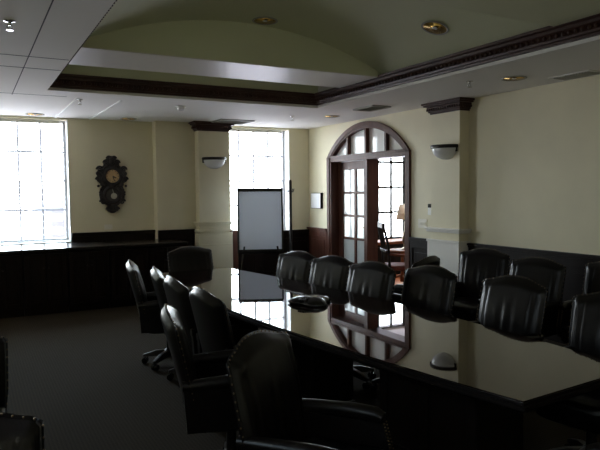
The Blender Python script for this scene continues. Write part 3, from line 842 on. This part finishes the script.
def sprinkler(label):
    t = thing('sprinkler_head', label, 'sprinkler', group='ceiling sprinkler heads')
    b = NB(); lathe(b, [(0, 0), (.035, 0), (.035, -.006), (.012, -.012), (0, -.012)], 18); obj('escutcheon', b, M['chrome'], t, smooth=True, autos=40)
    b = NB(); tube(b, (0, 0, -.01), (0, 0, -.03), .01); 
    for s in (-1, 1): path(b, [(s*.01, 0, -.025), (s*.016, 0, -.042), (s*.004, 0, -.058)], .003, 6)
    obj('frame_arm', b, M['chrome'], t, smooth=True)
    b = NB(); lathe(b, [(0, -.058), (.022, -.058), (.022, -.061), (0, -.061)], 14); obj('deflector', b, M['chrome'], t, smooth=True, autos=40)
    return t
sp = sprinkler('sprinkler head in the ceiling near the right pilaster'); sp.location = (4.43, 4.50, ZC)
dup(sp, (4.15, 7.75, ZC), 0, 'sprinkler head in the ceiling before the right far window')
dup(sp, (.26, 4.20, ZC), 0, 'sprinkler head in the ceiling at the upper left frame edge')
dup(sp, (1.16, 7.36, ZC), 0, 'sprinkler head in the ceiling near the far left corner of the tray')

t = thing('smoke_detector', 'round white smoke detector beyond the far crown moulding', 'smoke detector', (2.38, 7.42, ZC))
b = NB(); lathe(b, [(0, 0), (.065, 0), (.065, -.018), (.05, -.026), (0, -.026)], 26); obj('base', b, M['white'], t, smooth=True, autos=40)
b = NB(); lathe(b, [(.045, -.026), (.04, -.05), (.02, -.056), (0, -.056)], 24); obj('sensor_cap', b, M['bowl'], t, smooth=True, autos=40)

def diffuser(label, loc, w, l, rot=0, drop=.02, bk='metal', fm='ventm'):
    t = thing('ceiling_vent', label, 'vent', loc, rot, 'ceiling air vents')
    b = NB()
    for x0, x1, y0, y1 in ((-w/2, w/2, -l/2, -l/2+.03), (-w/2, w/2, l/2-.03, l/2), (-w/2, -w/2+.03, -l/2+.03, l/2-.03), (w/2-.03, w/2, -l/2+.03, l/2-.03)): box(b, x0, x1, y0, y1, -drop, 0)
    obj('frame', b, M[fm], t, bevel=.003)
    b = NB(); box(b, -w/2+.02, w/2-.02, -l/2+.02, l/2-.02, -.003, -.001)
    obj('backing', b, M[bk], t)
    b = NB(); n = int((l-.06)/.03)
    for i in range(n):
        y = -l/2+.04+i*(l-.06)/n
        q = [(y, -.016), (y+.018, -.004), (y+.019, -.006), (y+.001, -.018)]
        prism(b, q, lambda p: (-w/2+.03, p[0], p[1]), lambda p: (w/2-.03, p[0], p[1]))
    obj('louvre', b, M[fm], t)
diffuser('square ceiling vent before the right far window and pilaster', (3.60, 8.70, ZC), .55, .5)
diffuser('small ceiling vent above the arched doorway', (4.68, 6.52, ZC), .30, .45)
diffuser('pale ceiling vent at the right edge above the blank wall', (5.12, 3.80, ZC), .26, .45, drop=.008, bk='ventm', fm='ceil')

# ------------------------------------------------------------------ daylight, camera, view
SKY_L, SKY_F = 4.0, 23.0
w = bpy.data.worlds.new('daylight'); bpy.context.scene.world = w; w.use_nodes = True
nt = w.node_tree; nt.nodes.clear()
out = nt.nodes.new('ShaderNodeOutputWorld'); bg = nt.nodes.new('ShaderNodeBackground')
tc = nt.nodes.new('ShaderNodeTexCoord'); sep = nt.nodes.new('ShaderNodeSeparateXYZ'); rp = nt.nodes.new('ShaderNodeValToRGB')
mr = nt.nodes.new('ShaderNodeMapRange'); mr.inputs['From Min'].default_value = -1; mr.inputs['From Max'].default_value = 1
nt.links.new(tc.outputs['Generated'], sep.inputs[0]); nt.links.new(sep.outputs['Z'], mr.inputs['Value']); nt.links.new(mr.outputs[0], rp.inputs[0])
e = rp.color_ramp.elements
e[0].position = .40; e[0].color = (.36, .335, .41, 1)
e[1].position = .75; e[1].color = (.68, .84, 1.0, 1)
k = e.new(.50); k.color = (.92, .95, 1.0, 1)
nt.links.new(rp.outputs[0], bg.inputs['Color'])
mr2 = nt.nodes.new('ShaderNodeMapRange'); mr2.interpolation_type = 'SMOOTHSTEP'      # hazy sun side of the sky lies beyond the far wall
mr2.inputs['From Min'].default_value = .05; mr2.inputs['From Max'].default_value = .75
mr2.inputs['To Min'].default_value = SKY_L; mr2.inputs['To Max'].default_value = SKY_F
nt.links.new(sep.outputs['Y'], mr2.inputs['Value']); nt.links.new(mr2.outputs[0], bg.inputs['Strength'])
nt.links.new(bg.outputs[0], out.inputs[0])

F, a, p, r = 600, .503, .0585, -.0095
ca, sa, cp, spn, cr, sr = math.cos(a), math.sin(a), math.cos(p), math.sin(p), math.cos(r), math.sin(r)
Zm = Matrix(((cr, -sr, 0), (sr, cr, 0), (0, 0, 1))) @ Matrix(((1, 0, 0), (0, cp, -spn), (0, spn, cp)))
Wm = Matrix(((ca, -sa, 0), (0, 0, -1), (sa, ca, 0)))
MW = Zm @ Wm                                   # rows: right, down, forward
cam = bpy.data.cameras.new('camera'); cam.sensor_width = 36; cam.lens = 36*F/600; cam.clip_start = .05
co_ = bpy.data.objects.new('camera', cam); C.objects.link(co_)
R3 = Matrix((MW[0], -MW[1], -MW[2])).transposed()
co_.matrix_world = Matrix.Translation((0, 0, 1.6)) @ R3.to_4x4()
sc = bpy.context.scene; sc.camera = co_
sc.view_settings.view_transform = 'Standard'; sc.view_settings.look = 'None'; sc.view_settings.gamma = 1
sc.view_settings.use_curve_mapping = False; sc.view_settings.exposure = 0
sc.cycles.max_bounces = 12; sc.cycles.diffuse_bounces = 6; sc.cycles.transparent_max_bounces = 16
